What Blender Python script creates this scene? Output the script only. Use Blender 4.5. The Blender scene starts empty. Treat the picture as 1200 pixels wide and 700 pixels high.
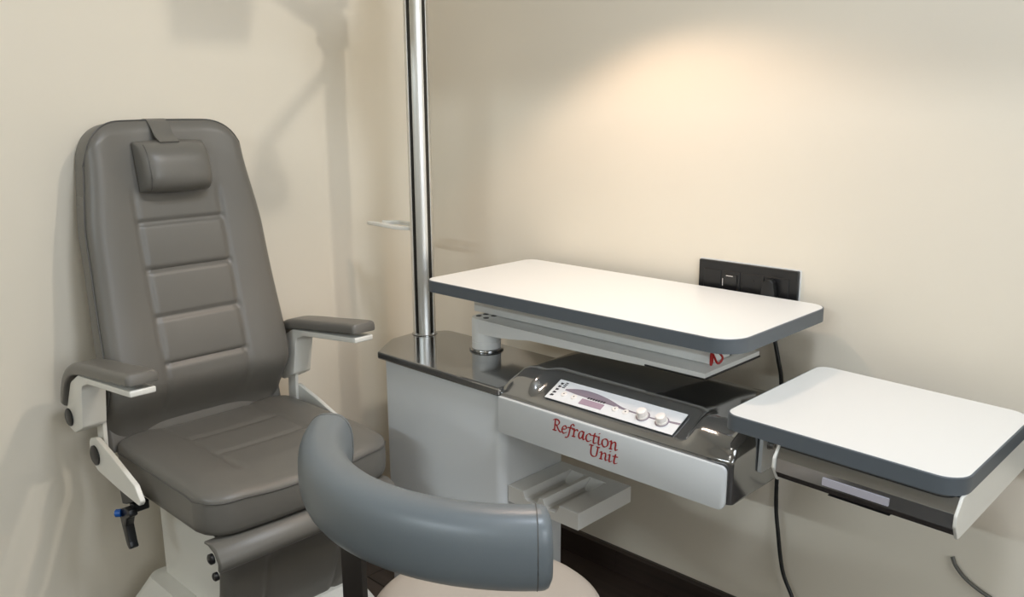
import bpy, bmesh, math, random
from mathutils import Vector, Matrix
random.seed(4)
S = bpy.context.scene
COL = S.collection
pi = math.pi

# ---------------------------------------------------------------- camera
F_PX, YAW, PITCH, ROLL = 1015.8, math.radians(43.97), math.radians(12.70), math.radians(-0.363)
CAM = Vector((1.915, -1.600, 1.180))
fw = Vector((-math.sin(YAW)*math.cos(PITCH), math.cos(YAW)*math.cos(PITCH), -math.sin(PITCH)))
rt = Vector((math.cos(YAW), math.sin(YAW), 0)); up = rt.cross(fw)
c, s = math.cos(ROLL), math.sin(ROLL)
rt, up = c*rt + s*up, -s*rt + c*up
cd = bpy.data.cameras.new('camera'); cam = bpy.data.objects.new('camera', cd); COL.objects.link(cam)
cd.sensor_fit = 'HORIZONTAL'; cd.sensor_width = 36; cd.lens = 36*F_PX/1200; cd.clip_start = .02
m3 = Matrix((rt, up, -fw)).transposed()
cam.matrix_world = Matrix.Translation(CAM) @ m3.to_4x4()
S.camera = cam

# ---------------------------------------------------------------- world, light, exposure
S.view_settings.view_transform = 'Standard'; S.view_settings.look = 'None'
S.view_settings.gamma = 1; S.view_settings.use_curve_mapping = False
S.view_settings.exposure = -0.08
w = bpy.data.worlds.new('world'); S.world = w; w.use_nodes = True
w.node_tree.nodes['Background'].inputs[0].default_value = (.9, .95, 1, 1)
w.node_tree.nodes['Background'].inputs[1].default_value = .5

def aim(o, target):
    d = Vector(target) - o.location
    o.rotation_euler = d.to_track_quat('-Z', 'Y').to_euler()
def lamp(name, kind, loc, target, energy, color, **kw):
    l = bpy.data.lights.new(name, kind); l.energy = energy; l.color = color
    for k, v in kw.items(): setattr(l, k, v)
    o = bpy.data.objects.new(name, l); COL.objects.link(o); o.location = loc; aim(o, target)
    return o
CEIL = 2.62
PANEL_A = (1.85, -.90)         # square ceiling panel over the free floor
PANEL_B = (2.05, -2.15)        # second panel nearer the doorway
DOOR_STRIP = (1.60, -5.0, 2.56)  # tube light of the corridor beyond the doorway
TRACK = (2.15, -.22, 2.46)     # track spot aimed at the chair
LAMP_HEAD = (.80, -.38, 1.52)  # warm examination lamp on the column
lamp('panel_light', 'AREA', (PANEL_A[0], PANEL_A[1], CEIL-.03), (PANEL_A[0], PANEL_A[1], 0), 24, (.80, .88, 1), shape='SQUARE', size=.30)
lamp('panel_light_b', 'AREA', (PANEL_B[0], PANEL_B[1], CEIL-.03), (PANEL_B[0], PANEL_B[1], 0), 3, (1, .92, .82), shape='SQUARE', size=.30)
lamp('corridor_light', 'AREA', DOOR_STRIP, (1.6, -3.0, .9), 52, (.82, .93, 1), shape='RECTANGLE', size=2.4, size_y=.06)
lamp('track_light', 'SPOT', TRACK, (.0, -.70, .95), 62, (1, .93, .82), spot_size=math.radians(62), spot_blend=.6, shadow_soft_size=.045)
lamp('exam_light', 'SPOT', (LAMP_HEAD[0], LAMP_HEAD[1], LAMP_HEAD[2]-.02), (.91, -.34, .8), 8.6, (1, .75, .58), spot_size=math.radians(130), spot_blend=.38, shadow_soft_size=.022)

FILL_WIN = (3.27, -1.35, 1.35, 1.3, .9)   # unseen window added for fill light in right wall: x, y, z, width, height
lamp('added_fill_light', 'AREA', FILL_WIN[:3], (0, FILL_WIN[1], FILL_WIN[2]-.2), 15, (.86, .93, 1), shape='RECTANGLE', size=FILL_WIN[3], size_y=FILL_WIN[4])  # added soft fill lamp just inside the made-up window

# ---------------------------------------------------------------- materials
def lin(v): v /= 255; return v/12.92 if v <= .04045 else ((v+.055)/1.055)**2.4
def rgb(r, g, b): return (lin(r), lin(g), lin(b), 1)
def mat(name, col, rough=.5, metal=0, coat=0, coat_rough=.1, bump=0, bscale=300, var=0, vscale=6, spec=.5, emit=None):
    m = bpy.data.materials.new(name); m.use_nodes = True
    nt = m.node_tree; b = nt.nodes['Principled BSDF']
    b.inputs['Base Color'].default_value = rgb(*col); b.inputs['Roughness'].default_value = rough
    b.inputs['Metallic'].default_value = metal; b.inputs['Coat Weight'].default_value = coat
    b.inputs['Coat Roughness'].default_value = coat_rough; b.inputs['Specular IOR Level'].default_value = spec
    tc = nt.nodes.new('ShaderNodeTexCoord')
    if bump:
        n = nt.nodes.new('ShaderNodeTexNoise'); n.inputs['Scale'].default_value = bscale; n.inputs['Detail'].default_value = 3
        bp = nt.nodes.new('ShaderNodeBump'); bp.inputs['Strength'].default_value = bump; bp.inputs['Distance'].default_value = .002
        nt.links.new(tc.outputs['Object'], n.inputs['Vector']); nt.links.new(n.outputs['Fac'], bp.inputs['Height'])
        nt.links.new(bp.outputs['Normal'], b.inputs['Normal'])
    if var:
        n = nt.nodes.new('ShaderNodeTexNoise'); n.inputs['Scale'].default_value = vscale; n.inputs['Detail'].default_value = 4
        mx = nt.nodes.new('ShaderNodeMix'); mx.data_type = 'RGBA'
        k = 1-var; cc = rgb(*col)
        mx.inputs[6].default_value = (cc[0]*k, cc[1]*k, cc[2]*k, 1); mx.inputs[7].default_value = (min(1, cc[0]*(1+var)), min(1, cc[1]*(1+var)), min(1, cc[2]*(1+var)), 1)
        nt.links.new(tc.outputs['Object'], n.inputs['Vector']); nt.links.new(n.outputs['Fac'], mx.inputs[0])
        nt.links.new(mx.outputs[2], b.inputs['Base Color'])
    if emit:
        b.inputs['Emission Color'].default_value = (*emit[0], 1); b.inputs['Emission Strength'].default_value = emit[1]
    return m
def wood(name, c1, c2, axis=0, rough=.45):
    m = bpy.data.materials.new(name); m.use_nodes = True; nt = m.node_tree; b = nt.nodes['Principled BSDF']
    b.inputs['Roughness'].default_value = rough
    tc = nt.nodes.new('ShaderNodeTexCoord'); mp = nt.nodes.new('ShaderNodeMapping')
    sc = [60, 60, 60]; sc[axis] = 3; mp.inputs['Scale'].default_value = sc
    oi = nt.nodes.new('ShaderNodeObjectInfo'); ad = nt.nodes.new('ShaderNodeVectorMath'); ad.operation = 'ADD'
    n = nt.nodes.new('ShaderNodeTexNoise'); n.inputs['Scale'].default_value = 1; n.inputs['Detail'].default_value = 6
    r = nt.nodes.new('ShaderNodeValToRGB'); r.color_ramp.elements[0].color = rgb(*c1); r.color_ramp.elements[1].color = rgb(*c2)
    r.color_ramp.elements[0].position = .3; r.color_ramp.elements[1].position = .7
    nt.links.new(tc.outputs['Object'], mp.inputs['Vector']); nt.links.new(mp.outputs['Vector'], ad.inputs[0])
    nt.links.new(oi.outputs['Random'], ad.inputs[1])
    nt.links.new(ad.outputs[0], n.inputs['Vector']); nt.links.new(n.outputs['Fac'], r.inputs['Fac']); nt.links.new(r.outputs['Color'], b.inputs['Base Color'])
    return m
M = dict(
    wall=mat('wall_paint', (226, 217, 200), .75, bump=.06, bscale=500, var=.012, vscale=2),
    ceil=mat('ceiling_paint', (232, 230, 224), .85),
    wood=wood('dark_wood_floor', (44, 36, 32), (66, 54, 48), 0),
    skirt=wood('dark_wood_skirting', (46, 38, 33), (62, 51, 45), 0, .4),
    vinyl=mat('grey_vinyl', (106, 103, 97), .37, bump=.12, bscale=900, var=.02),
    seam=mat('grey_piping', (84, 82, 78), .5),
    whitep=mat('white_powder_coat', (226, 224, 216), .35, coat=.2),
    black=mat('black_plastic', (22, 22, 23), .35),
    blackm=mat('black_steel', (20, 20, 21), .3, coat=.3),
    blue=mat('blue_plastic', (30, 90, 170), .3),
    cab=mat('pale_grey_enamel', (214, 216, 216), .3, coat=.35, coat_rough=.15),
    deck=mat('metallic_charcoal_lacquer', (146, 147, 147), .12, metal=.9, coat=.4, coat_rough=.04),
    band=mat('grey_edge_band', (86, 92, 97), .45),
    lam=mat('white_laminate', (228, 227, 223), .38, coat=.1),
    cream=mat('cream_plastic', (214, 212, 206), .38),
    chrome=mat('brushed_steel', (225, 225, 222), .36, metal=1),
    slot=mat('dark_groove', (26, 25, 22), .4),
    red=mat('red_print', (158, 34, 34), .5),
    stoolv=mat('blue_grey_vinyl', (104, 111, 115), .36, bump=.08, bscale=900, coat=.15, coat_rough=.3),
    stools=mat('taupe_vinyl', (178, 168, 156), .45, bump=.08, bscale=900),
    label=mat('control_label', (226, 226, 226), .3),
    labblue=mat('label_blue_print', (205, 218, 230), .25),
    labpurp=mat('label_mauve_print', (140, 128, 138), .25),
    lcd=mat('lcd_window', (168, 146, 158), .15),
    ink=mat('black_print', (40, 36, 44), .4),
    knob=mat('white_knob', (235, 228, 222), .3),
    steel=mat('bolt_steel', (150, 148, 145), .35, metal=1),
    wirered=mat('red_wire', (165, 25, 22), .4),
    cable=mat('black_cable', (24, 23, 22), .5),
    cableg=mat('grey_cable', (92, 90, 84), .5),
    plate=mat('name_plate', (176, 172, 180), .35),
    lens=mat('lamp_lens', (255, 240, 215), .3, emit=((1, .8, .6), 3)),
    diff=mat('panel_diffuser', (255, 255, 255), .5, emit=((.9, .95, 1), 3)),
    pane=mat('glowing_fill_pane', (230, 235, 240), .6, emit=((.86, .93, 1), 1.2)),  # glowing pane of the added fill window
    lampw=mat('lamp_white', (225, 225, 222), .35),
)

# ---------------------------------------------------------------- mesh helpers
def fin(name, bm, m, root=None, parent=None, smooth=35):
    """one mesh object; verts are given in world space and shifted to the root's base"""
    if root is not None and root.get('_base') is not None:
        bmesh.ops.translate(bm, verts=bm.verts, vec=-Vector(root['_base']))
    bmesh.ops.recalc_face_normals(bm, faces=bm.faces)
    me = bpy.data.meshes.new(name); bm.to_mesh(me); bm.free()
    if smooth:
        for p in me.polygons: p.use_smooth = True
        me.set_sharp_from_angle(angle=math.radians(smooth))
    me.materials.append(M[m])
    o = bpy.data.objects.new(name, me); COL.objects.link(o)
    if parent is not None: o.parent = parent
    elif root is not None: o.parent = root
    return o
def thing(name, label, cat, base, group=None):
    o = bpy.data.objects.new(name, None); COL.objects.link(o); o.empty_display_size = .05
    o.location = base; o['_base'] = base; o['label'] = label; o['category'] = cat
    if group: o['group'] = group
    return o
def struct(name, bm, m, parent=None, smooth=0):
    o = fin(name, bm, m, parent=parent, smooth=smooth)
    if parent is None: o['kind'] = 'structure'
    return o
def B(): return bmesh.new()
def bevel(bm, faces, r, seg=2, ang=30):
    es = set(e for f in faces for e in f.edges)
    es = [e for e in es if len(e.link_faces) == 2 and e.calc_face_angle(0) > math.radians(ang)]
    if es and r > 0: bmesh.ops.bevel(bm, geom=es, offset=r, segments=seg, profile=.5, affect='EDGES', clamp_overlap=True)
def prism(bm, pts, axis, a0, a1, r=0, seg=2, ang=30):
    """extrude polygon pts (two coords in the order of the remaining axes) from a0 to a1 along axis"""
    def P(p, a):
        return {'x': (a, p[0], p[1]), 'y': (p[0], a, p[1]), 'z': (p[0], p[1], a)}[axis]
    v0 = [bm.verts.new(P(p, a0)) for p in pts]; v1 = [bm.verts.new(P(p, a1)) for p in pts]
    fs = [bm.faces.new(v0), bm.faces.new(v1)]
    n = len(pts)
    for i in range(n): fs.append(bm.faces.new((v0[i], v0[(i+1) % n], v1[(i+1) % n], v1[i])))
    bmesh.ops.recalc_face_normals(bm, faces=fs)
    if r: bevel(bm, fs, r, seg, ang)
    return bm
def box(bm, x0, x1, y0, y1, z0, z1, r=0, seg=2):
    return prism(bm, [(x0, y0), (x1, y0), (x1, y1), (x0, y1)], 'z', z0, z1, r, seg)
def rpoly(pts, rad, n=6):
    """polygon with rounded corners; rad is one radius or a list"""
    out = []; k = len(pts)
    if not isinstance(rad, (list, tuple)): rad = [rad]*k
    for i in range(k):
        p = Vector(pts[i]); a = Vector(pts[i-1]) - p; b = Vector(pts[(i+1) % k]) - p
        r = rad[i]
        if r <= 0: out.append(tuple(p)); continue
        ua, ub = a.normalized(), b.normalized()
        half = ua.angle(ub)/2; d = min(r/math.tan(half), a.length*.49, b.length*.49); r = d*math.tan(half)
        ctr = p + (ua+ub).normalized()*(r/math.sin(half))
        s0 = p + ua*d - ctr; s1 = p + ub*d - ctr
        a0 = math.atan2(s0.y, s0.x); a1 = math.atan2(s1.y, s1.x)
        da = (a1-a0+pi) % (2*pi) - pi
        for j in range(n+1):
            t = a0 + da*j/n; out.append((ctr.x + r*math.cos(t), ctr.y + r*math.sin(t)))
    return out
def spline(pts, n=8, closed=False):
    """Catmull-Rom through points"""
    P = [Vector(p) for p in pts]; out = []
    k = len(P); rng = range(k if closed else k-1)
    for i in rng:
        g = lambda j: P[j % k] if closed else P[max(0, min(k-1, j))]
        a, b, c_, d = g(i-1), g(i), g(i+1), g(i+2)
        for j in range(n):
            t = j/n
            out.append(.5*((2*b) + (c_-a)*t + (2*a-5*b+4*c_-d)*t*t + (3*b-a-3*c_+d)*t**3))
    if not closed: out.append(P[-1])
    return out
def sweep(bm, path, section, upv=(0, 0, 1), closed=False, scale=None):
    """sweep a closed 2D section (side, up) along a path"""
    rings = []; n = len(path); up0 = Vector(upv)
    for i, p in enumerate(path):
        if closed: t = path[(i+1) % n] - path[i-1]
        else: t = path[min(n-1, i+1)] - path[max(0, i-1)]
        t.normalize(); u = up0 - t*up0.dot(t)
        if u.length < 1e-4: u = Vector((1, 0, 0)) - t*t.x
        u.normalize(); sd = t.cross(u); k = scale[i] if scale else 1
        rings.append([bm.verts.new(p + sd*a*k + u*b*k) for a, b in section])
    m = len(section)
    for i in range(n if closed else n-1):
        r0, r1 = rings[i], rings[(i+1) % n]
        for j in range(m): bm.faces.new((r0[j], r0[(j+1) % m], r1[(j+1) % m], r1[j]))
    if not closed: bm.faces.new(rings[0]); bm.faces.new(rings[-1])
    return bm
def circ(r, n=10): return [(r*math.cos(2*pi*i/n), r*math.sin(2*pi*i/n)) for i in range(n)]
def tube(bm, path, r, n=10, closed=False): return sweep(bm, [Vector(p) for p in path], circ(r, n), closed=closed)
def lathe(bm, prof, origin=(0, 0, 0), axis=(0, 0, 1), n=28):
    """revolve (radius, height) profile about an axis; ends closed"""
    q = Vector((0, 0, 1)).rotation_difference(Vector(axis).normalized()); o = Vector(origin)
    rings = [[bm.verts.new(o + q @ Vector((r*math.cos(2*pi*i/n), r*math.sin(2*pi*i/n), z))) for i in range(n)] for r, z in prof]
    for a, b in zip(rings, rings[1:]):
        for i in range(n): bm.faces.new((a[i], a[(i+1) % n], b[(i+1) % n], b[i]))
    bm.faces.new(rings[0]); bm.faces.new(rings[-1])
    return bm
def sm(a, b, x):
    t = max(0, min(1, (x-a)/(b-a))); return t*t*(3-2*t)
def gro(d, w_): return math.exp(-(d/w_)**2)

# ---------------------------------------------------------------- the room
FZ = .035
RX, RY = 3.3, -3.0
b = B(); box(b, 0, RX, RY-2.6, 0, FZ-.06, FZ-.006); floor = struct('floor', b, 'wood')
pm = {}
rows = 0
y = 0.0
while y > RY+.01:
    x = 0.0; off = [.55, .95, .3, .75][rows % 4]
    while x < RX-.01:
        L = min(off if x == 0 else 1.2, RX-x)
        key = round(L, 3)
        if key not in pm:
            bb = B(); box(bb, .0008, L-.0008, -.1492, -.0008, -.006, 0, .001, 1)
            me = bpy.data.meshes.new('plank'); bmesh.ops.recalc_face_normals(bb, faces=bb.faces); bb.to_mesh(me); bb.free(); me.materials.append(M['wood']); pm[key] = me
        o = bpy.data.objects.new('plank', pm[key]); COL.objects.link(o); o.location = (x, y, FZ); o.parent = floor
        x += L
    y -= .15; rows += 1
T = .1
b = B(); box(b, -T, 0, RY-2.6, T, FZ-.06, CEIL); struct('wall_left', b, 'wall')
b = B(); box(b, 0, RX, 0, T, FZ-.06, CEIL); struct('wall_back', b, 'wall')
y0, y1, z0, z1 = FILL_WIN[1]-FILL_WIN[3]/2, FILL_WIN[1]+FILL_WIN[3]/2, FILL_WIN[2]-FILL_WIN[4]/2, FILL_WIN[2]+FILL_WIN[4]/2
b = B(); box(b, RX, RX+T, RY-2.6, y0, FZ-.06, CEIL); box(b, RX, RX+T, y1, T, FZ-.06, CEIL); box(b, RX, RX+T, y0, y1, FZ-.06, z0); box(b, RX, RX+T, y0, y1, z1, CEIL); struct('wall_right', b, 'wall')  # opening left for the added fill window
b = B(); box(b, RX+.01, RX+.06, y0, y0+.04, z0, z1); box(b, RX+.01, RX+.06, y1-.04, y1, z0, z1); box(b, RX+.01, RX+.06, y0+.04, y1-.04, z0, z0+.04); box(b, RX+.01, RX+.06, y0+.04, y1-.04, z1-.04, z1); wn = struct('fill_window_1', b, 'whitep')  # unseen window frame, added to go with the fill light
b = B(); box(b, RX+.03, RX+.036, y0+.04, y1-.04, z0+.04, z1-.04); struct('fill_window_pane', b, 'pane', wn)  # pane glows as extra fill, added out of view
DX0, DX1, DZ = .55, 2.75, 2.05
b = B(); box(b, 0, DX0, RY-.12, RY, FZ-.06, CEIL); box(b, DX1, RX, RY-.12, RY, FZ-.06, CEIL); box(b, DX0, DX1, RY-.12, RY, DZ, CEIL)
struct('wall_front', b, 'wall')
b = B(); box(b, 0, RX, RY-2.6-T, RY-2.6, FZ-.06, CEIL); struct('wall_corridor', b, 'wall')
b = B(); box(b, -T, RX+T, RY-2.6-T, T, CEIL, CEIL+.06); struct('ceiling', b, 'ceil')
SK = .100
prof = [(-.012, FZ), (0, FZ), (0, SK), (-.007, SK), (-.012, SK-.006)]
JX = .735
b = B(); prism(b, prof, 'x', .0005, JX-.0006); prism(b, prof, 'x', JX+.0006, RX)
struct('baseboard_back', b, 'skirt')

# ---------------------------------------------------------------- refraction unit
U = thing('refraction_unit', 'grey and white refraction unit with tall steel column and control console', 'medical unit', (.60, -.32, FZ))
YF = -.432
# pedestal cabinet
b = B(); prism(b, rpoly([(.372, -.425), (.751, -.425), (.751, -.235), (.372, -.235)], [.008, .022, .008, .008], 5), 'z', FZ, .608)
box(b, .40, .60, -.24, -.17, FZ, .60)
ped = fin('pedestal_cabinet', b, 'cab', U)
# deck over the cabinet
b = B()
pl = rpoly([(.362, -.437), (.753, -.437), (.753, -.195), (.34, -.195), (.292, -.27), (.297, -.345)], [.006, 0, 0, .03, .04, .03], 5)
prism(b, pl, 'z', .608, .626, .004, 2, 40)
deck = fin('deck', b, 'deck', U, smooth=12)
# console: profile lofted along x
def console_profile(x):
    mid = sm(.818, .840, x)*(1-sm(1.168, 1.190, x))
    bump = .015*(1-mid)
    end = max(0, min(1, (x-1.215)/.055)); e = 1-math.sqrt(max(0, 1-end*end))
    lft = sm(.735, .775, x)
    nrm = Vector((-.42, .91))
    pts = []
    for (yy, zz, k) in ((-.430, .541, 0), (-.432, .545, 0), (-.432, .600, 0), (-.432, .613, 0), (-.4305, .6195, 0), (-.424, .6235, .1), (-.416, .6275, .55), (-.404, .633, 1), (-.39, .6395, 1),
                        (-.376, .646, 1), (-.364, .6515, .8), (-.352, .6565, .35), (-.338, .660, .05), (-.32, .661, 0), (-.26, .661, 0), (-.20, .661, 0), (-.180, .659, 0), (-.168, .651, 0), (-.165, .64, 0), (-.165, .56, 0), (-.168, .541, 0)):
        p = Vector((yy, zz)) + nrm*bump*k
        top = max(0, p.y-.615)
        p.y -= top*(.42*e + (1-lft)*.8)
        if p.x < -.3: p.x += .012*e*(1 if p.y < .63 else .3)
        else: p.x -= .0*e
        pts.append((p.x, p.y))
    return pts
b = B(); xs = [.7535, .76, .768, .776, .79, .805, .812, .818, .824, .83, .838, .86, .90, 1.0, 1.1, 1.15, 1.172, 1.178, 1.184, 1.19, 1.198, 1.21, 1.225, 1.238, 1.248, 1.256, 1.262, 1.267, 1.270]
rings = [[b.verts.new((x, p[0], p[1])) for p in console_profile(x)] for x in xs]
for a_, c_ in zip(rings, rings[1:]):
    n = len(a_)
    for i in range(n): b.faces.new((a_[i], a_[(i+1) % n], c_[(i+1) % n], c_[i]))
b.faces.new(rings[0]); b.faces.new(rings[-1])
con = fin('console_body', b, 'deck', U, smooth=50)
# white front panel and its lettering
b = B(); prism(b, rpoly([(.7545, .535), (1.266, .535), (1.266, .611), (.7545, .611)], [.003, .014, .011, .002], 5), 'y', -.4395, -.4322, .0018, 2, 50)
panel = fin('front_panel', b, 'cab', U)
GL = {
 'R': (.60, [[(.13, .02), (.14, .70)], [(.02, .0), (.26, .0)], [(.0, .64), (.15, .72), (.36, .69), (.43, .56), (.34, .40), (.15, .35)], [(.25, .37), (.42, .10), (.56, .0), (.64, .03)]]),
 'e': (.43, [[(.07, .23), (.30, .29), (.35, .40), (.26, .49), (.14, .43), (.06, .25), (.09, .07), (.20, -.01), (.38, .10)]]),
 'f': (.34, [[(.44, .66), (.36, .74), (.25, .68), (.19, .45), (.13, .02), (.05, -.19), (-.09, -.22)], [(.03, .45), (.35, .48)]]),
 'r': (.40, [[(.02, .41), (.12, .48), (.12, .02)], [(.12, .28), (.23, .45), (.33, .48), (.38, .42)], [(.03, 0), (.22, .0)]]),
 'a': (.51, [[(.38, .45), (.23, .49), (.09, .34), (.07, .12), (.16, 0), (.28, .09), (.37, .38)], [(.39, .48), (.36, .12), (.41, .0), (.50, .07)]]),
 'c': (.42, [[(.37, .41), (.27, .49), (.13, .41), (.06, .22), (.11, .03), (.23, -.01), (.38, .09)]]),
 't': (.36, [[(.19, .62), (.14, .12), (.20, -.01), (.34, .07)], [(.03, .45), (.34, .48)]]),
 'i': (.29, [[(.02, .42), (.12, .48), (.11, .10), (.17, 0), (.28, .08)], [(.11, .68), (.15, .70)]]),
 'o': (.52, [[(.25, .49), (.10, .40), (.06, .20), (.14, .02), (.26, -.01), (.40, .10), (.44, .30), (.37, .46), (.25, .49)]]),
 'n': (.55, [[(.02, .41), (.12, .48), (.12, .02)], [(.12, .26), (.26, .45), (.38, .46), (.41, .32), (.40, .10), (.45, 0), (.54, .07)], [(.04, 0), (.20, .0)]]),
 'U': (.72, [[(.0, .66), (.12, .70), (.13, .25), (.20, .04), (.36, -.01), (.52, .12), (.57, .70)], [(.02, .71), (.24, .71)], [(.47, .71), (.68, .71)]]),
}
def write(bm, text, x0, x1, zb, h, yp, slant=.10, nib=.10):
    """broad-pen lettering on the plane y = yp: word fitted between x0 and x1, cap height h"""
    tot = sum(GL[ch][0] for ch in text); kx = (x1-x0)/tot; kz = h/.72; cx = 0
    a = math.radians(38); nv = Vector((math.cos(a), math.sin(a)))*nib/2; q = Vector((-math.sin(a), math.cos(a)))*nib*.2
    kk = [0]
    def P(v): return (x0 + (cx + v.x + slant*v.y)*kx, yp-kk[0]*2e-6, zb + v.y*kz)
    for ch in text:
        adv, strokes = GL[ch]
        for st in strokes:
            pts = [p.xy for p in spline([(x, y, 0) for x, y in st], 5)] if len(st) > 2 else [Vector(p) for p in st]
            for p0, p1 in zip(pts, pts[1:]):
                cand = [p0-nv-q, p0-nv+q, p0+nv+q, p0+nv-q, p1-nv-q, p1-nv+q, p1+nv+q, p1+nv-q]
                cand = sorted(set((round(v.x, 5), round(v.y, 5)) for v in cand))
                def cr(o, a_, b_): return (a_[0]-o[0])*(b_[1]-o[1]) - (a_[1]-o[1])*(b_[0]-o[0])
                lo = []; hi = []
                for v in cand:
                    while len(lo) > 1 and cr(lo[-2], lo[-1], v) <= 0: lo.pop()
                    lo.append(v)
                for v in reversed(cand):
                    while len(hi) > 1 and cr(hi[-2], hi[-1], v) <= 0: hi.pop()
                    hi.append(v)
                hull = lo[:-1] + hi[:-1]
                kk[0] += 1
                if len(hull) > 2: bm.faces.new([bm.verts.new(P(Vector(v))) for v in hull])
        cx += adv
b = B(); write(b, 'Refraction', .900, 1.052, .5795, .0225, -.43985); write(b, 'Unit', .987, 1.052, .5540, .0205, -.43985)
o = fin('lettering', b, 'red', U, panel, smooth=0); o['label'] = 'dark red calligraphic lettering Refraction Unit'
# control label on the sloping face
O0 = Vector((.861, -.4185, .6285)); ex = Vector((1, 0, 0)); ey = Vector((0, .0485, .0233)); LW, LH = .289, ey.length; ey.normalize(); ez = ex.cross(ey)
def LP(u, v, h=0): return O0 + ex*(u*LW) + ey*(v*LH) + ez*h
def lab_poly(bm, pts, h0, h1):
    v0 = [bm.verts.new(LP(u, v, h0)) for u, v in pts]; v1 = [bm.verts.new(LP(u, v, h1)) for u, v in pts]; n = len(pts)
    bm.faces.new(v0); bm.faces.new(v1)
    for i in range(n): bm.faces.new((v0[i], v0[(i+1) % n], v1[(i+1) % n], v1[i]))
b = B(); lab_poly(b, [(0, 0), (1, 0), (1, 1), (0, 1)], .0006, .0018); lab = fin('control_label', b, 'label', U, smooth=0)
b = B()
up_c = [(.10, .62), (.20, .78), (.32, .80), (.45, .70), (.58, .52), (.70, .47), (.82, .46), (.92, .52), (1, .56)]
sc = [(p.x, p.y) for p in spline([(u, v, 0) for u, v in up_c], 5)]
b.free()
b = B()
dn = [(1, .47), (.92, .44), (.82, .40), (.70, .41), (.58, .43), (.50, .46), (.34, .48), (.2, .50), (.10, .55)]
lab_poly(b, sc + dn, .00192, .00197); fin('mauve_print', b, 'labpurp', U, lab, 0)
b = B(); lab_poly(b, [(.27, .14), (.45, .14), (.45, .40), (.27, .40)], .00195, .0026); fin('display', b, 'lcd', U, lab, 0)
b = B()
for k in range(7): lab_poly(b, [(.30+.021*k, .45), (.315+.021*k, .45), (.318+.021*k, .54), (.303+.021*k, .54)], .002, .00205)
for k in range(5): lab_poly(b, [(.022+.0025*k, .13+.155*k), (.05, .16+.155*k), (.052, .23+.155*k), (.026, .24+.155*k)], .002, .00205)
for k in range(4): lab_poly(b, [(.06+.002*k, .62+.08*k), (.085, .62+.08*k), (.085, .67+.08*k), (.06, .67+.08*k)], .002, .00205)
fin('small_print', b, 'ink', U, lab, 0)['kind'] = 'stuff'
for u in (.12, .205, .54, .62):
    b = B(); lathe(b, [(.0062, 0), (.0062, .0012), (.0054, .0018)], LP(u, .36, .0018), ez, 16); o = fin('push_button', b, 'knob', U, lab)
    b = B(); lathe(b, [(.0014, 0), (.0013, .0003)], LP(u, .36, .0036), ez, 8); fin('button_mark', b, 'ink', U, lab)
for u in (.745, .885):
    b = B(); lathe(b, [(.0128, 0), (.0128, .0006)], LP(u, .40, .0018), ez, 20); fin('dial_ring', b, 'labpurp', U, lab)
    b = B(); lathe(b, [(.0108, 0), (.0106, .003), (.0094, .0035), (.0092, .0125), (.0084, .0138), (.006, .0142)], LP(u, .40, .0024), ez, 22); fin('dial_knob', b, 'knob', U, lab)
# column with two black grooves
PX, PY, PR = .320, -.258, .0278
vd = math.atan2(CAM.y-PY, CAM.x-PX)
sec = []
N = 72
gl = [math.radians(44), math.radians(-44)]
for i in range(N):
    a = 2*pi*i/N; r = PR
    for g in (vd+.775, vd-.775):
        d = abs((a-g+pi) % (2*pi)-pi)
        if d < .18: r = PR-.0030
    sec.append((PX+r*math.cos(a), PY+r*math.sin(a)))
b = B(); prism(b, sec, 'z', .626, CEIL-.3); col = fin('steel_column', b, 'chrome', U, smooth=25)
for g in (vd+.775, vd-.775):
    b = B(); q = []
    for k in range(5):
        a = g-.165+.33*k/4; q.append((PX+(PR-.0012)*math.cos(a), PY+(PR-.0012)*math.sin(a)))
    for k in range(5):
        a = g+.165-.33*k/4; q.append((PX+(PR-.0045)*math.cos(a), PY+(PR-.0045)*math.sin(a)))
    prism(b, q, 'z', .631, CEIL-.302); fin('groove_strip', b, 'slot', U, col, 0)
b = B(); lathe(b, [(.0312, .6258), (.0312, .6272), (.0302, .6280), (.0282, .6281)], (PX, PY, 0)); fin('column_collar', b, 'deck', U)
b = B(); lathe(b, [(PR+.0002, CEIL-.3), (PR+.0002, CEIL-.285), (PR-.004, CEIL-.28)], (PX, PY, 0)); fin('column_cap', b, 'black', U)
# small white instrument holder on the column
b = B()
hz = .905
hz = .890
prism(b, [(.296, -.272), (.262, -.286), (.128, -.276), (.122, -.268), (.150, -.258), (.166, -.262), (.255, -.270), (.292, -.260)], 'z', hz-.009, hz-.001, .0008, 1)
prism(b, [(.300, -.245), (.255, -.232), (.205, -.226), (.190, -.234), (.165, -.258), (.185, -.262), (.212, -.240), (.255, -.244), (.296, -.256)], 'z', hz-.005, hz+.004, .0008, 1)
o = fin('instrument_holder', b, 'whitep', U)
# open accessory shelf beside the cabinet
b = B()
zt, zb = .409, .374
sx0, sx1 = .7525, .940
def trough(x0_, x1_): return [(x0_, zt), (x0_+.006, zt-.014), (x0_+.012, zt-.018), (x1_-.012, zt-.018), (x1_-.006, zt-.014), (x1_, zt)]
sec = [(sx0, zb), (sx0, zt)] + trough(sx0+.042, sx0+.086) + trough(sx0+.096, sx0+.140) + [(sx1, zt), (sx1, zb)]
prism(b, sec, 'y', -.410, -.262)
box(b, sx0, sx1, -.2620, -.240, zb, zt)
for t0, t1 in ((sx0+.042, sx0+.086), (sx0+.096, sx0+.140)):   # sloping trough ends
    prism(b, [(-.290, zt-.018), (-.262, zt-.018), (-.262, zt)], 'x', t0+.005, t1-.005)
fin('accessory_shelf', b, 'cream', U, smooth=20)

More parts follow.
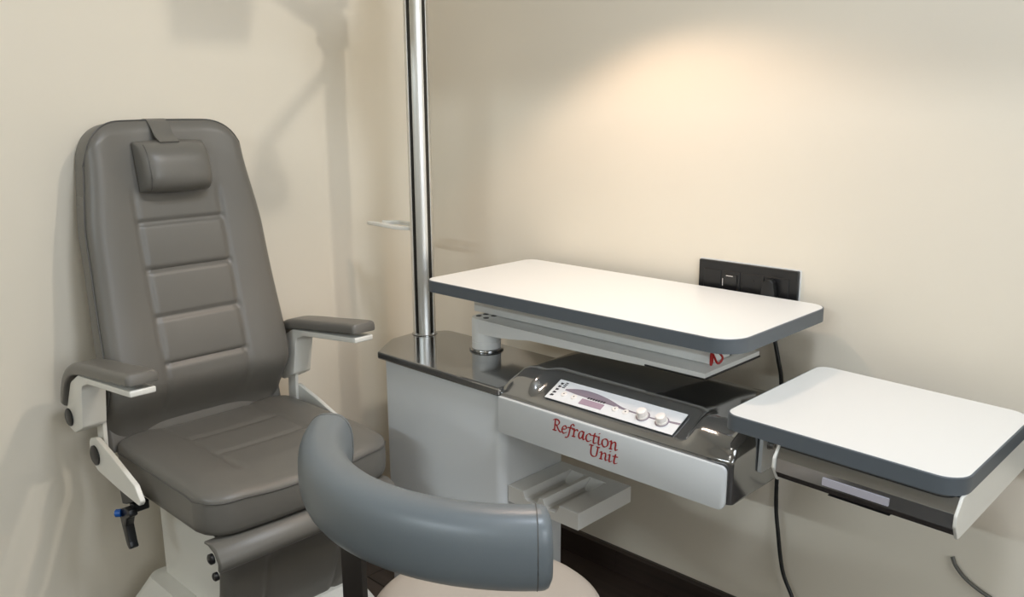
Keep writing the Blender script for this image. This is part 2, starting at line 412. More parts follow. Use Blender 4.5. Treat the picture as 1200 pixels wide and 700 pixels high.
# ---------------------------------------------------------------- swivel table
TBL = thing('swivel_table', 'long white table top with grey edging on a swing arm above the console', 'table', (.532, -.252, .626))
PCX, PCY = .532, -.252
zt = .802
out = rpoly([(.468, -.384), (1.240, -.384), (1.240, -.032), (.468, -.032)], [.03, .05, .035, .03], 8)
def ringband(bm, out, z0, z1, t=.0025):
    cx = sum(p[0] for p in out)/len(out); cy = sum(p[1] for p in out)/len(out)
    inn = []
    n = len(out)
    for i in range(n):
        d = Vector(out[(i+1) % n]) - Vector(out[i-1]); d.normalize(); inn.append((out[i][0]-d.y*t, out[i][1]+d.x*t))
    V = [[bm.verts.new((p[0], p[1], z)) for p in L] for L, z in ((out, z0), (out, z1-.0012), ([((p[0]*.6+q[0]*.4), (p[1]*.6+q[1]*.4)) for p, q in zip(out, inn)], z1), (inn, z1), (inn, z0))]
    for k in range(5):
        a_, c_ = V[k], V[(k+1) % 5]
        for i in range(n): bm.faces.new((a_[i], a_[(i+1) % n], c_[(i+1) % n], c_[i]))
    return inn
b = B(); inn = ringband(b, out, zt-.026, zt-.0006); fin('edge_band', b, 'band', TBL)
b = B(); prism(b, inn, 'z', zt-.026, zt, .0006, 1, 50); top = fin('table_top', b, 'lam', TBL)
b = B(); lathe(b, [(.0395, .6265), (.0395, .629), (.038, .6315), (.035, .632)], (PCX, PCY, 0)); fin('pivot_ring', b, 'deck', TBL)
b = B(); lathe(b, [(.0335, .632), (.0335, .6475), (.0325, .648), (.0325, .6492), (.0335, .6498), (.0335, .698), (.032, .7025), (.029, .704)], (PCX, PCY, 0), n=36); post = fin('pivot_post', b, 'lampw', TBL)
for dx, dy in ((-.014, -.010), (.013, -.013), (.012, .013), (-.014, .013)):
    b = B(); lathe(b, [(.0068, .7030), (.0068, .7047), (.0055, .7049)], (PCX+dx, PCY+dy, 0), n=16); fin('bolt_hole', b, 'black', TBL, post)
b = B()   # arm that widens into a carrier plate
st = [(.535, -.285, -.219, .671, .7035), (.56, -.285, -.214, .671, .7035), (.60, -.286, -.205, .672, .7035), (.64, -.287, -.19, .676, .7035), (.70, -.287, -.16, .684, .7035), (.80, -.288, -.12, .686, .7035), (.93, -.289, -.10, .689, .7035), (1.04, -.289, -.09, .692, .7035), (1.130, -.289, -.09, .695, .7035)]
rings = []
for x, y0, y1, z0, z1 in st: rings.append([b.verts.new(v) for v in ((x, y0, z0), (x, y0, z1), (x, y1, z1), (x, y1, z0))])
for a_, c_ in zip(rings, rings[1:]):
    for i in range(4): b.faces.new((a_[i], a_[(i+1) % 4], c_[(i+1) % 4], c_[i]))
b.faces.new(rings[0]); b.faces.new(rings[-1]); bevel(b, b.faces, .002, 2, 50)
fin('swing_arm', b, 'lampw', TBL)
b = B(); prism(b, [(-.2905, .6915), (-.088, .6915), (-.088, .6948), (-.2905, .6948)], 'x', 1.0, 1.1315); fin('arm_gasket', b, 'black', TBL)
b = B(); box(b, .476, 1.108, -.238, -.110, .7045, zt-.0262, .003); rail = fin('slide_rail', b, 'lampw', TBL)
b = B(); tube(b, spline([(1.107, -.232, .740), (1.114, -.242, .734), (1.118, -.250, .722), (1.122, -.256, .711), (1.119, -.246, .716), (1.113, -.236, .726), (1.128, -.242, .712), (1.134, -.236, .722), (1.122, -.230, .730), (1.107, -.222, .736)], 6), .0021, 8); fin('red_wire', b, 'wirered', TBL, rail)
b = B(); tube(b, spline([(1.107, -.215, .738), (1.120, -.212, .737), (1.132, -.212, .732), (1.138, -.214, .724)], 6), .002, 8); fin('black_wire', b, 'cable', TBL, rail)

# ---------------------------------------------------------------- swing tray with drawer
TR = thing('side_tray', 'square white side tray with grey rim over a charcoal drawer box', 'tray', (1.262, -.29, .60))
tz = .703
out = rpoly([(1.256, -.440), (1.612, -.440), (1.612, -.094), (1.256, -.094)], [.024, .036, .036, .026], 8)
b = B(); inn = ringband(b, out, tz-.026, tz-.0006); fin('edge_band', b, 'band', TR)
b = B(); prism(b, inn, 'z', tz-.026, tz, .0006, 1, 50); fin('tray_top', b, 'lam', TR)
side = rpoly([(-.428, .6768), (-.445, .656), (-.445, .640), (-.428, .615), (-.105, .615), (-.105, .6768)], [.004, .008, .008, .006, .003, 0], 4)
for x0 in (1.3475, 1.606):
    b = B(); prism(b, side, 'x', x0, x0+.0045, .0008, 1, 50); fin('side_plate', b, 'whitep', TR)
b = B(); df = [(-.424, .6765), (-.428, .6755), (-.4395, .6575), (-.4405, .6555), (-.4405, .634), (-.431, .622), (-.42, .618), (-.12, .618), (-.12, .6765)]
prism(b, df, 'x', 1.3525, 1.6055); drw = fin('drawer', b, 'deck', TR, smooth=20)
b = B(); prism(b, rpoly([(1.426, .6375), (1.522, .6375), (1.522, .6490), (1.426, .6490)], .001, 2), 'y', -.4425, -.4404); fin('name_plate', b, 'plate', TR, drw, 0)
b = B(); box(b, 1.43, 1.52, -.427, -.40, .6165, .6179, .0005, 1); fin('finger_lip', b, 'black', TR, drw)
# bracket plate between the console end and the tray
b = B(); prism(b, rpoly([(-.345, .5745), (-.262, .5745), (-.262, .6768), (-.345, .6768)], [.005, .005, 0, 0], 4), 'x', 1.2744, 1.2815, .0008, 1, 50)
prism(b, [(1.2775, .6725), (1.347, .6725), (1.347, .6765), (1.2775, .6765)], 'y', -.34, -.12)
br = fin('bracket_plate', b, 'cab', TR)
for yy, zz in ((-.322, .6205), (-.286, .589)):
    b = B(); lathe(b, [(.009, 0), (.009, .002)], (1.2816, yy, zz), (1, 0, 0), 18); lathe(b, [(.0065, .0021), (.0065, .009), (.005, .010)], (1.2816, yy, zz), (1, 0, 0), 12)
    o = fin('bolt', b, 'steel', TR, br)
    b = B(); lathe(b, [(.003, 0), (.003, .0004)], (1.2917, yy, zz), (1, 0, 0), 6); fin('bolt_socket', b, 'black', TR, br)
TR.rotation_euler = (0, math.radians(1.4), 0)
TR.location.x -= .003

# ---------------------------------------------------------------- lamp and instrument arm on the column, above the frame
b = B(); lathe(b, [(PR+.0004, 1.50), (PR+.014, 1.503), (PR+.014, 1.547), (PR+.0004, 1.55)], (PX, PY, 0)); box(b, PX+.03, PX+.07, PY-.02, PY+.02, 1.505, 1.545, .004); cl = fin('lamp_clamp', b, 'lampw', U)
b = B(); tube(b, spline([(PX+.06, PY, 1.525), (.50, -.28, 1.535), (.62, -.32, 1.56), (.74, -.36, 1.585), (.795, -.38, 1.59), (LAMP_HEAD[0], LAMP_HEAD[1], LAMP_HEAD[2]+.05)], 8), .011, 12); fin('lamp_arm', b, 'lampw', U, cl)
b = B(); lathe(b, [(.010, .050), (.022, .046), (.034, .022), (.038, .0), (.038, -.004), (.036, -.004), (.035, .0), (.031, .020), (.018, .040), (.008, .042)], LAMP_HEAD, n=32); hd = fin('lamp_shade', b, 'lampw', U)
b = B(); lathe(b, [(.008, .004), (.012, .010), (.011, .025), (.006, .036)], LAMP_HEAD, n=20); fin('bulb', b, 'lens', U, hd)
b = B(); lathe(b, [(PR+.0004, 1.58), (PR+.016, 1.583), (PR+.016, 1.637), (PR+.0004, 1.64)], (PX, PY, 0)); cl = fin('arm_clamp', b, 'lampw', U)
IH = (.72, -.45, 1.775)
b = B(); tube(b, spline([(PX+.038, PY-.004, 1.61), (.44, -.29, 1.615), (.51, -.32, 1.66), (.57, -.36, 1.72), (.63, -.41, 1.765), (IH[0]-.05, IH[1], IH[2]+.01)], 8), .020, 14); fin('instrument_arm', b, 'lampw', U, cl)
b = B(); prism(b, rpoly([(IH[0]-.07, IH[2]-.03), (IH[0]+.06, IH[2]-.05), (IH[0]+.075, IH[2]+.03), (IH[0]-.06, IH[2]+.045)], .012, 4), 'y', IH[1]-.07, IH[1]+.05, .004, 2, 50); fin('instrument_mount', b, 'lampw', U)

# ceiling fixtures
for (x, y), lb in ((PANEL_A, 'square white ceiling light panel nearer the back wall'), (PANEL_B, 'square white ceiling light panel nearer the doorway')):
    CP = thing('ceiling_panel_light', lb, 'light', (x, y, CEIL-.02), 'ceiling light panels')
    b = B()
    for q in ((x-.18, x-.155, y-.18, y+.18), (x+.155, x+.18, y-.18, y+.18), (x-.155, x+.155, y-.18, y-.155), (x-.155, x+.155, y+.155, y+.18)): box(b, *q, CEIL-.02, CEIL)
    bmesh.ops.remove_doubles(b, verts=b.verts, dist=1e-5); fin('frame', b, 'whitep', CP, smooth=0)
    b = B(); box(b, x-.155, x+.155, y-.155, y+.155, CEIL-.014, CEIL-.006); fin('diffuser', b, 'diff', CP, smooth=0)
TS = thing('track_spotlight', 'small white ceiling spotlight turned towards the chair', 'light', (TRACK[0], TRACK[1], CEIL))
d = (Vector((0, -.7, .95))-Vector(TRACK)).normalized()
b = B(); lathe(b, [(.03, CEIL-.02), (.03, CEIL)], (TRACK[0]-d.x*.06, TRACK[1]-d.y*.06, 0)); lathe(b, [(.008, TRACK[2]+.05), (.008, CEIL-.02)], (TRACK[0]-d.x*.06, TRACK[1]-d.y*.06, 0)); fin('mount', b, 'whitep', TS)
b = B(); lathe(b, [(.025, -.115), (.042, -.11), (.045, -.005), (.045, .012), (.041, .012), (.040, -.06), (.02, -.062)], TRACK, tuple(d)); fin('spot_head', b, 'whitep', TS)

# ---------------------------------------------------------------- wall sockets and cables
def socket_plate(label, x0, x1, z0, z1, loaded):
    t = thing('wall_socket', label, 'socket', ((x0+x1)/2, 0, z0))
    b = B(); prism(b, rpoly([(x0, z0), (x1, z0), (x1, z1), (x0, z1)], .002, 3), 'y', -.0105, -.0005, .001, 1, 50); fin('cover_plate', b, 'black', t)
    b = B(); prism(b, rpoly([(x0-.0022, z0-.0022), (x1+.0022, z0-.0022), (x1+.0022, z1+.0022), (x0-.0022, z1+.0022)], .003, 3), 'y', -.0035, -.0003); fin('back_frame', b, 'lampw', t)
    wd = x1-x0; zc = (z0+z1)/2
    for k, (u0, u1, kind) in enumerate(((.06, .24, 'blank'), (.26, .44, 'switch'), (.46, .68, 'socket'), (.70, .92, 'socket'))):
        a, c_ = x0+wd*u0, x0+wd*u1
        b = B(); box(b, a, c_, -.0125, -.0106, zc-.026, zc+.026, .0008, 1); o = fin('module', b, 'black', t)
        if kind == 'switch':
            b = B(); prism(b, [(-.0126, zc-.020), (-.0150, zc+.018), (-.0126, zc+.020)], 'x', a+.006, c_-.006); fin('rocker', b, 'blackm', t, o, 0)
            b = B(); box(b, a+.010, a+.0255, -.0158, -.0151, zc+.0158, zc+.0170); box(b, a+.0005, a+.0018, -.0134, -.0126, zc-.006, zc+.009); fin('switch_mark', b, 'knob', t, o, 0)
        if kind == 'socket':
            m_ = (a+c_)/2
            for dx, dz in ((-.009, -.008), (.009, -.008), (0, .012)):
                b = B(); lathe(b, [(.0035, 0), (.0035, .0004)], (m_+dx, -.0126, zc+dz), (0, -1, 0), 12); fin('pin_hole', b, 'slot', t, o, 0)
    return t, zc
_, zc = socket_plate('black switch and socket plate on back wall behind the long table', .938, 1.162, .767, .854, True)
socket_plate('black socket plate on back wall partly hidden by the side tray', 1.573, 1.797, .568, .655, False)
P1 = thing('power_plug', 'black plug with its cable hanging from the wall socket', 'plug', (1.105, -.0128, zc-.03))
b = B(); pts = [(1.088, zc-.030), (1.128, zc-.030), (1.119, zc+.018), (1.112, zc+.024), (1.104, zc+.024), (1.097, zc+.018)]
prism(b, rpoly(pts, .003, 3), 'y', -.0295, -.0131, .003, 2, 50); fin('plug_body', b, 'black', P1)
b = B(); tube(b, spline([(1.108, -.022, zc-.028), (1.110, -.014, .76), (1.122, -.014, .712), (1.133, -.014, .67), (1.143, -.014, .62), (1.150, -.02, .50), (1.154, -.029, .425), (1.156, -.028, .36), (1.163, -.029, .313), (1.180, -.03, .225), (1.208, -.032, .17), (1.25, -.05, .10), (1.32, -.07, FZ+.008), (1.45, -.06, FZ+.006)], 10), .0042, 10); fin('cord', b, 'cable', P1)
b = B(); tube(b, spline([(1.492, -.006, .366), (1.500, -.009, .352), (1.520, -.011, .334), (1.552, -.011, .318), (1.61, -.012, .30), (1.70, -.012, .275), (1.82, -.012, .26)], 8), .0036, 8)
o = fin('wall_cable', b, 'cableg'); o['label'] = 'thin grey cable sagging along the lower back wall'; o['category'] = 'cable'

# ---------------------------------------------------------------- reclining chair
CY = -.756
CH = thing('reclining_exam_chair', 'grey vinyl reclining chair with headrest and white armrest brackets', 'chair', (.30, CY, FZ))
def bx(z): return .205 - .20*(z-.50)          # front plane of the backrest
def hw(z): return .207 - .012*sm(.6, .95, z) - .022*sm(.9, 1.1, z)
ZB, ZT = .470, 1.150
PANEL = .094
seams = (.648, .745, .843, .941)
def backgrid(nu=72, nv=150):
    front = []; rim = []
    for j in range(nv+1):
        s_ = j/nv; row = []
        for i in range(nu+1):
            u = -1+2*i/nu; u = math.copysign(abs(u)**.8, u)
            au = abs(u)
            drop = .085*(1-math.sqrt(max(0, 1-max(0, (au-.52)/.48)**2.3))) + .004*au*au
            ztop = ZT-drop
            z = ZB + (1-(1-s_)**1.15)*(ztop-ZB); yy = u*hw(z)
            row.append((yy, z, ztop))
        front.append(row)
    return front
def back_depth(yy, z, ztop):
    e = min(hw(z)-abs(yy), ztop-z+.004, z-ZB+.004); R = .030
    edge = 0 if e >= R else R*.8*(1-math.sqrt(max(0, 1-(1-e/R)**2)))
    ay = abs(yy)
    d = .008*math.exp(-((ay-.150)/.045)**2)                     # side bolsters
    inp = 1-sm(PANEL-.004, PANEL+.004, ay)
    low = 1-sm(.985, 1.02, z)
    d -= .0045*gro(ay-PANEL, .006)*low*sm(.50, .56, z)
    for q in seams: d -= .0065*gro(z-q, .0045)*inp
    k = 0
    for q0, q1 in zip(seams, seams[1:]):
        if q0 < z < q1: k = math.sin(pi*(z-q0)/(q1-q0))
    d += .003*k*inp
    d += .006*sm(.56, .64, z)*(1-sm(.64, .80, z)) - .088*(1-sm(.480, .620, z))   # lumbar swell, tucked in behind the seat
    return d-edge
b = B(); G = backgrid(); fr = []
for row in G: fr.append([b.verts.new((bx(z)+back_depth(yy, z, zt_), CY+yy, z)) for yy, z, zt_ in row])
bk = [[b.verts.new((bx(z)-.078, CY+yy*.97, z-(.006 if z > 1.0 else 0))) for yy, z, zt_ in row] for row in G]
nv, nu = len(G)-1, len(G[0])-1
for j in range(nv):
    for i in range(nu):
        b.faces.new((fr[j][i], fr[j][i+1], fr[j+1][i+1], fr[j+1][i])); b.faces.new((bk[j][i], bk[j+1][i], bk[j+1][i+1], bk[j][i+1]))
loop = [(0, i) for i in range(nu+1)] + [(j, nu) for j in range(1, nv+1)] + [(nv, i) for i in range(nu-1, -1, -1)] + [(j, 0) for j in range(nv-1, 0, -1)]
for k in range(len(loop)):
    (j0, i0), (j1, i1) = loop[k], loop[(k+1) % len(loop)]
    b.faces.new((fr[j0][i0], fr[j1][i1], bk[j1][i1], bk[j0][i0]))
back = fin('backrest', b, 'vinyl', CH, smooth=80)
b = B(); pts = [Vector((bx(G[j][i][1])+back_depth(*G[j][i])+.0005, CY+G[j][i][0]*1.004, G[j][i][1]+(.0006 if j == nv else 0))) for j, i in loop[nu:-1:2] if G[j][i][1] > .49]
tube(b, pts, .0016, 6); fin('piping', b, 'seam', CH, back)
# headrest cushion and strap
b = B()
hx = lambda z: bx(z)+.006
nu2, nv2 = 40, 28
fr = []; 
def hpt(u, v, side):
    yy = .080*math.copysign(abs(u)**.9, u); z = 1.055 + .055*v - .004*u*u*v
    e = (1-abs(v)**2.8)**.5*(1-abs(u)**5)**.5
    return Vector((hx(z) + (.004 + .052*e if side else .0005), CY-.006+yy*(1-.06*(1-e)), z))
for side in (1, 0):
    fr.append([[b.verts.new(hpt(-1+2*i/nu2, -1+2*j/nv2, side)) for i in range(nu2+1)] for j in range(nv2+1)])
for g in fr:
    for j in range(nv2):
        for i in range(nu2): b.faces.new((g[j][i], g[j][i+1], g[j+1][i+1], g[j+1][i]))
lp = [(0, i) for i in range(nu2+1)] + [(j, nu2) for j in range(1, nv2+1)] + [(nv2, i) for i in range(nu2-1, -1, -1)] + [(j, 0) for j in range(nv2-1, 0, -1)]
for k in range(len(lp)):
    (j0, i0), (j1, i1) = lp[k], lp[(k+1) % len(lp)]
    b.faces.new((fr[0][j0][i0], fr[0][j1][i1], fr[1][j1][i1], fr[1][j0][i0]))
hr = fin('headrest', b, 'vinyl', CH, smooth=80)
b = B()
for u in (-.80,):
    tube(b, [hpt(u, -1+2*j/16, 1)+Vector((.0003, 0, 0)) for j in range(1, 16)], .0013, 6)
fin('headrest_seam', b, 'seam', CH, hr)
b = B(); path = spline([(hx(1.095)+.030, 0, 1.106), (hx(1.12)+.012, 0, 1.118), (bx(1.13)+.005, 0, 1.135), (bx(1.15)-.012, 0, 1.1508), (bx(1.15)-.045, 0, 1.1480), (bx(1.14)-.080, 0, 1.136), (bx(1.0)-.078, 0, 1.05)], 6)
sweep(b, [p+Vector((0, CY-.014, 0)) for p in path], [(-.021, -.0012), (.021, -.0012), (.021, .0012), (-.021, .0012)], upv=(1, 0, 1)); fin('strap', b, 'vinyl', CH, hr)
# backrest bracket at the rear
b = B(); box(b, .085, .120, CY-.12, CY+.12, .43, .80, .006); fin('back_frame', b, 'blackm', CH)
# seat
SX0, SX1, SZ, SB = .128, .548, .500, .414
SW = .212
def seat_out(x): return SW*(1-.02*sm(.35, .1, x))
b = B(); nu, nv = 64, 64; top_ = []; mid_ = []; bot = []
GRID = []
for j in range(nv+1):
    s_ = j/nv; row = []
    for i in range(nu+1):
        u = -1+2*i/nu; u = math.copysign(abs(u)**.8, u)
        cut = .055*(1-math.sqrt(max(0, 1-max(0, (abs(u)-.74)/.26)**2))) + .012*u*u
        xf = SX1-cut; xb = SX0+.6*.05*(1-math.sqrt(max(0, 1-max(0, (abs(u)-.74)/.26)**2)))
        x = xb + (1-(1-s_)**1.2)*(xf-xb)
        row.append((x, u*SW, xf, xb))
    GRID.append(row)
def seat_top(x, yy, xf, xb):
    e = min(SW-abs(yy), xf-x+.002, x-xb+.01); R = .032
    edge = 0 if e >= R else R*.62*(1-math.sqrt(max(0, 1-(1-e/R)**2)))
    ay = abs(yy); d = .006*math.exp(-((ay-.15)/.05)**2)
    inx = sm(.10, .14, x)*(1-sm(.455, .47, x)); inp = 1-sm(.098, .106, ay)
    d -= .0035*gro(ay-.102, .006)*inx
    for q in (.255, .365): d -= .0045*gro(x-q, .005)*inp
    d -= .012*sm(.44, .56, x) + .004*sm(.25, .1, x)
    return SZ + d - edge
tp = [[b.verts.new((x, CY+.012+yy, seat_top(x, yy, xf, xb))) for x, yy, xf, xb in row] for row in GRID]
def low(x, yy, z, k):   # side walls draw in a little towards the bottom
    return b.verts.new((.34+(x-.34)*k, CY+.012+yy*k, z))
l1 = [[None]*(nu+1) for _ in range(nv+1)]
loop = [(0, i) for i in range(nu+1)] + [(j, nu) for j in range(1, nv+1)] + [(nv, i) for i in range(nu-1, -1, -1)] + [(j, 0) for j in range(nv-1, 0, -1)]
rg = [[tp[j][i] for j, i in loop]]
for z, k in ((.474, 1.002), (.462, 1.006), (.440, 1.008), (.424, 1.0), (SB, .985), (SB-.001, .95)):
    rg.append([low(GRID[j][i][0], GRID[j][i][1], z, k) for j, i in loop])
for j in range(nv):
    for i in range(nu): b.faces.new((tp[j][i], tp[j][i+1], tp[j+1][i+1], tp[j+1][i]))
n = len(loop)
for a_, c_ in zip(rg, rg[1:]):
    for k in range(n): b.faces.new((a_[k], a_[(k+1) % n], c_[(k+1) % n], c_[k]))
b.faces.new(rg[-1])
seat = fin('seat', b, 'vinyl', CH, smooth=80)
b = B(); pts = [Vector((.34+(GRID[j][i][0]-.34)*1.004, CY+.012+GRID[j][i][1]*1.004, seat_top(*GRID[j][i])-.0025)) for j, i in loop[::2]]
tube(b, pts, .0017, 6, closed=True); fin('piping', b, 'seam', CH, seat)
b = B(); box(b, .16, .50, CY-.16, CY+.18, .385, SB-.0015, .004); fin('seat_pan', b, 'blackm', CH)
# armrests
def armrest(sg):
    yc = CY + sg*.242
    prof = rpoly([(.080, .535), (.118, .530), (.165, .552), (.184, .643), (.215, .655), (.420, .676), (.420, .688), (.170, .664), (.125, .640), (.090, .580)], [.012, .012, .012, .02, .02, .003, .003, .03, .03, .03], 5)
    b = B(); prism(b, prof, 'y', yc-.024, yc+.024, .003, 2, 50); a = fin('armrest', b, 'whitep', CH, smooth=40)
    path = spline([(.077, 0, .580), (.084, 0, .606), (.108, 0, .645), (.148, 0, .670), (.21, 0, .682), (.30, 0, .6925), (.395, 0, .7045), (.424, 0, .7065)], 6)
    path = [p+Vector((0, yc, 0)) for p in path]
    sec = rpoly([(-.030, -.010), (.030, -.010), (.030, .013), (-.030, .013)], [.004, .004, .011, .011], 4)
    n = len(path); sc_ = [1]*n; sc_[0] = .7; sc_[1] = .9; sc_[-1] = .84; sc_[-2] = .95
    b = B(); sweep(b, path, sec, scale=sc_); p = fin('arm_pad', b, 'vinyl', CH, a, smooth=50)
    b = B(); lathe(b, [(.0185, 0), (.0185, .003), (.015, .005)], (.101, yc+sg*.0243, .560), (0, sg, 0), 22); fin('pivot_cap', b, 'black', CH, a)
    # lower hinge: upright strap and side plate on the seat
    yi = CY + .006 + sg*.226
    b = B(); prism(b, rpoly([(.120, .475), (.152, .475), (.158, .575), (.124, .580)], .006, 3), 'y', yi-.004, yi+.004, .001, 1, 50); fin('hinge_strap', b, 'whitep', CH, a)
    b = B(); prism(b, rpoly([(.114, .510), (.150, .520), (.22, .502), (.325, .470), (.347, .442), (.337, .432), (.250, .436), (.140, .446), (.108, .470)], [.02, .02, .03, .01, .006, .006, .02, .03, .02], 5), 'y', yi-.002+sg*.012-.005, yi+sg*.012+.003, .0012, 1, 50)
    fin('side_plate', b, 'whitep', CH, a)
    b = B(); lathe(b, [(.021, 0), (.021, .003), (.017, .005)], (.141, yi+sg*.012+(.0032 if sg > 0 else -.0072), .480), (0, sg, 0), 22); fin('hinge_cap', b, 'black', CH, a)
for sg in (-1, 1): armrest(sg)
# release lever on the open side
yl = CY-.215
b = B(); prism(b, [(.196, .425), (.285, .418), (.225, .392), (.205, .386)], 'y', yl-.006, yl+.006, .002, 1)
prism(b, rpoly([(.206, .378), (.240, .394), (.258, .392), (.262, .380), (.245, .370), (.236, .352), (.244, .318), (.250, .306), (.238, .300), (.230, .306), (.215, .345)], .004, 3), 'y', yl-.016, yl+.002, .003, 2, 50)
box(b, .235, .252, yl-.004, yl+.03, .380, .400, .002, 1)
lev = fin('release_lever', b, 'black', CH)
b = B(); lathe(b, [(.008, 0), (.008, .010), (.006, .012)], (.222, yl-.0165, .376), (-.5, -.6, 0), 16); fin('lever_button', b, 'blue', CH, lev)
# leg rest: rounded hood and tapering padded panel tucked back under the seat
b = B()
hp = [(.505, .404), (.535, .408), (.552, .402), (.563, .386), (.567, .376), (.563, .364), (.556, .358), (.550, .362), (.552, .376), (.540, .392), (.52, .399), (.505, .398)]
prism(b, hp, 'y', CY-.196, CY+.205, .0015, 1, 60); hood = fin('leg_rest_hood', b, 'vinyl', CH, smooth=50)
for sg in (-1, 1):
    b = B(); lathe(b, [(.010, 0), (.010, .006), (.007, .008)], (.537, CY+.004+sg*.2008, .382), (0, sg, 0), 14); lathe(b, [(.008, 0), (.008, .006), (.006, .008)], (.549, CY+.004+sg*.2005, .352), (0, sg, 0), 14); fin('hood_pin', b, 'black', CH, hood)
b = B(); nu, nv = 48, 56; A = Vector((.540, 0, .372)); E2 = Vector((.395, 0, .085)); dn = (E2-A); nl = Vector((-dn.z, 0, dn.x)).normalized()
if nl.x < 0: nl = -nl
fr = []; bk = []
for j in range(nv+1):
    t = j/nv; r0 = []; r1 = []
    for i in range(nu+1):
        u = -1+2*i/nu; u = math.copysign(abs(u)**.85, u)
        rc = .16*(1-math.sqrt(max(0, 1-max(0, (abs(u)-.55)/.45)**2)))
        tt = t*(1-rc); hwid = .190-.052*tt
        yy = u*hwid; e = min(hwid-abs(yy), (1-rc-tt)*.3+.003, tt*.3+.003); R = .018
        edge = 0 if e >= R else R*(1-math.sqrt(max(0, 1-(1-e/R)**2)))
        d = .002+.026*sm(0, .55, tt)-edge - .006*gro(abs(yy)-.085, .006)*sm(.08, .16, tt)
        p = A+dn*tt+Vector((0, CY+.010+yy, 0)); r0.append(b.verts.new(p+nl*d)); r1.append(b.verts.new(p-nl*.012))
    fr.append(r0); bk.append(r1)
for j in range(nv):
    for i in range(nu):
        b.faces.new((fr[j][i], fr[j][i+1], fr[j+1][i+1], fr[j+1][i])); b.faces.new((bk[j][i], bk[j+1][i], bk[j+1][i+1], bk[j][i+1]))
lp = [(0, i) for i in range(nu+1)] + [(j, nu) for j in range(1, nv+1)] + [(nv, i) for i in range(nu-1, -1, -1)] + [(j, 0) for j in range(nv-1, 0, -1)]
for k in range(len(lp)):
    (j0, i0), (j1, i1) = lp[k], lp[(k+1) % len(lp)]
    b.faces.new((fr[j0][i0], fr[j1][i1], bk[j1][i1], bk[j0][i0]))
fin('leg_rest', b, 'vinyl', CH, smooth=80)
# pedestal base
b = B(); prism(b, rpoly([(.130, CY-.12), (.46, CY-.12), (.46, CY+.13), (.130, CY+.13)], .015, 4), 'z', .10, .3845, .003, 1, 60); base = fin('pedestal', b, 'whitep', CH)
b = B()
for z0, z1, i0, i1 in ((FZ, .085, 0, .004), (.085, .165, .004, .045)):
    r0 = rpoly([(.07+i0, CY-.20+i0), (.52-i0, CY-.20+i0), (.52-i0, CY+.21-i0), (.07+i0, CY+.21-i0)], .03, 4); r1 = rpoly([(.07+i1, CY-.20+i1), (.52-i1, CY-.20+i1), (.52-i1, CY+.21-i1), (.07+i1, CY+.21-i1)], .03, 4)
    v0 = [b.verts.new((p[0], p[1], z0)) for p in r0]; v1 = [b.verts.new((p[0], p[1], z1)) for p in r1]; n = len(r0)
    for i in range(n): b.faces.new((v0[i], v0[(i+1) % n], v1[(i+1) % n], v1[i]))
    b.faces.new(v0); b.faces.new(v1)
fin('base_cover', b, 'whitep', CH, smooth=25)

# ---------------------------------------------------------------- stool
SC = (1.135, -.845)
ST = thing('doctor_stool', 'round taupe stool with curved blue grey bolster backrest', 'stool', (SC[0], SC[1], FZ))
sz = .505; sr = .166
b = B(); prof = [(.02, sz-.062), (sr-.02, sz-.062), (sr-.004, sz-.055), (sr, sz-.040), (sr, sz-.026), (sr-.004, sz-.013), (sr-.014, sz-.004), (sr-.03, sz), (sr*.5, sz+.003), (.01, sz+.004)]
lathe(b, prof, (SC[0], SC[1], 0), n=64); st_ = fin('seat', b, 'stools', ST, smooth=60)
b = B(); pts = [Vector((SC[0]+(sr+.0005)*math.cos(2*pi*i/72), SC[1]+(sr+.0005)*math.sin(2*pi*i/72), sz-.033)) for i in range(72)]; tube(b, pts, .0018, 6, closed=True); fin('piping', b, 'seam', ST, st_)
b = B(); lathe(b, [(.14, sz-.074), (.14, sz-.0625)], (SC[0], SC[1], 0), n=40); fin('seat_plate', b, 'blackm', ST)
BC = (1.050, -.680); BR_ = .305; BZ = .655
a0, a1 = -pi/2-.93, -pi/2+.86
path = []; scl = []
NA = 128
for i in range(NA+1):
    t = i/NA; a = a0+(a1-a0)*t
    path.append(Vector((BC[0]+BR_*math.cos(a), BC[1]+BR_*math.sin(a), BZ)))
    e = min(t, 1-t)*(a1-a0)*BR_
    R = .013; scl.append(1 if e >= R else .78+.22*math.sqrt(max(0, 1-(1-e/R)**2)))
sec = []
for i in range(28):
    a = 2*pi*i/28; cx, cy = math.cos(a), math.sin(a)
    sec.append((.036*math.copysign(abs(cx)**.75, cx), .0515*math.copysign(abs(cy)**.75, cy)))
b = B(); sweep(b, path, sec, scale=scl); bol = fin('back_bolster', b, 'stoolv', ST, smooth=60)
for kk in (4, NA-4):
    q = path[kk]; t = (path[kk+1]-path[kk-1]).normalized(); sd = t.cross(Vector((0, 0, 1)))
    b = B(); tube(b, [q+sd*a_*1.001*scl[kk]+Vector((0, 0, c_*1.001*scl[kk])) for a_, c_ in sec], .0007, 5, closed=True); fin('end_seam', b, 'seam', ST, bol)
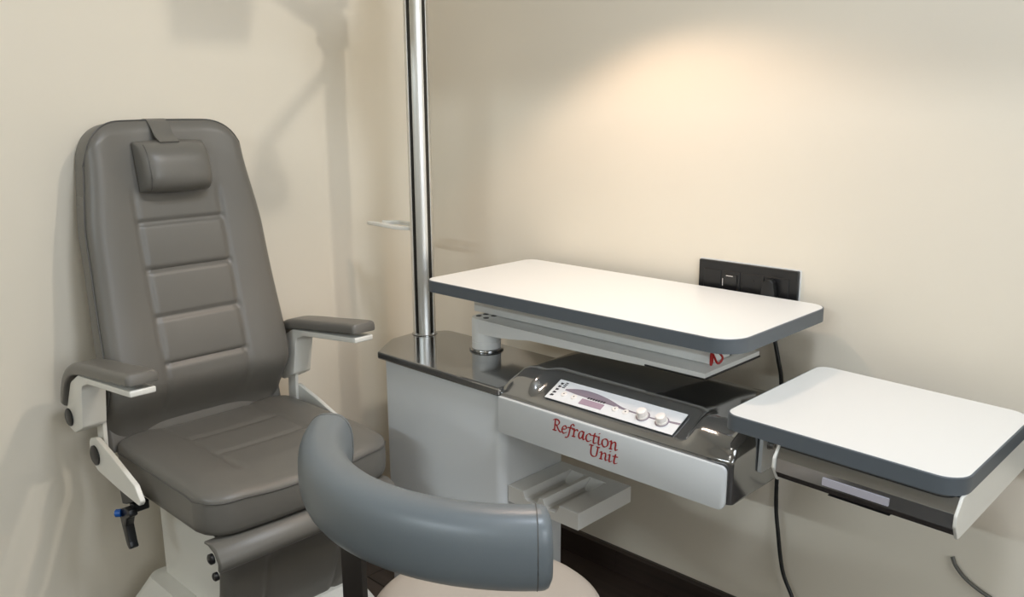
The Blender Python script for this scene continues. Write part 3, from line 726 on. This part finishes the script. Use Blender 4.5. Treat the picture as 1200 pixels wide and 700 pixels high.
# flat black bar carrying the bolster
ang = -pi/2-.10
rd = Vector((math.cos(ang), math.sin(ang), 0)); tg = Vector((-rd.y, rd.x, 0))
bp = Vector((BC[0], BC[1], 0))+rd*BR_
b = B(); pth = [bp+Vector((0, 0, BZ-.045)), bp+Vector((0, 0, BZ-.08)), bp+Vector((0, 0, sz-.09)), bp-rd*.02+Vector((0, 0, sz-.105)), Vector((SC[0], SC[1], sz-.105))-(rd*0)]
pth = [bp+Vector((0, 0, BZ-.04)), bp+Vector((0, 0, sz-.085)), bp-rd*.012+Vector((0, 0, sz-.10)), bp-rd*.03+Vector((0, 0, sz-.104)), Vector((SC[0], SC[1], sz-.104))]
rings = []
for i, p in enumerate(pth):
    t = (pth[min(len(pth)-1, i+1)]-pth[max(0, i-1)]).normalized(); nn = t.cross(tg).normalized()
    rings.append([b.verts.new(p+tg*sx*.027+nn*sy*.004) for sx, sy in ((-1, -1), (1, -1), (1, 1), (-1, 1))])
for a_, c_ in zip(rings, rings[1:]):
    for i in range(4): b.faces.new((a_[i], a_[(i+1) % 4], c_[(i+1) % 4], c_[i]))
b.faces.new(rings[0]); b.faces.new(rings[-1]); fin('back_bar', b, 'blackm', ST, smooth=0)
b = B(); lathe(b, [(.030, FZ+.085), (.030, .27), (.0165, .275), (.0165, sz-.075)], (SC[0], SC[1], 0)); fin('gas_column', b, 'blackm', ST)
for k in range(5):
    a = 2*pi*k/5+.35; d = Vector((math.cos(a), math.sin(a), 0)); o_ = Vector((SC[0], SC[1], 0))
    b = B(); sweep(b, [o_+d*.02+Vector((0, 0, FZ+.10)), o_+d*.14+Vector((0, 0, FZ+.085)), o_+d*.255+Vector((0, 0, FZ+.068))], rpoly([(-.018, -.012), (.018, -.012), (.018, .012), (-.018, .012)], .006, 3), scale=[1, .9, .75]); lg = fin('base_leg', b, 'blackm', ST)
    b = B(); sd = Vector((-d.y, d.x, 0)); cpos = o_+d*.245+Vector((0, 0, FZ+.025))
    for q in (-.016, .006): lathe(b, [(.018, 0), (.025, .002), (.025, .008), (.018, .010)], cpos+sd*q, tuple(sd), 20)
    lathe(b, [(.006, FZ+.045), (.006, FZ+.062)], (cpos.x, cpos.y, 0), n=10); lathe(b, [(.004, -.006), (.004, .006)], cpos, tuple(sd), 8); box(b, cpos.x-.006, cpos.x+.006, cpos.y-.006, cpos.y+.006, FZ+.025, FZ+.048)
    fin('caster', b, 'black', ST, lg)

for o in list(bpy.data.objects):
    if '_base' in o: del o['_base']
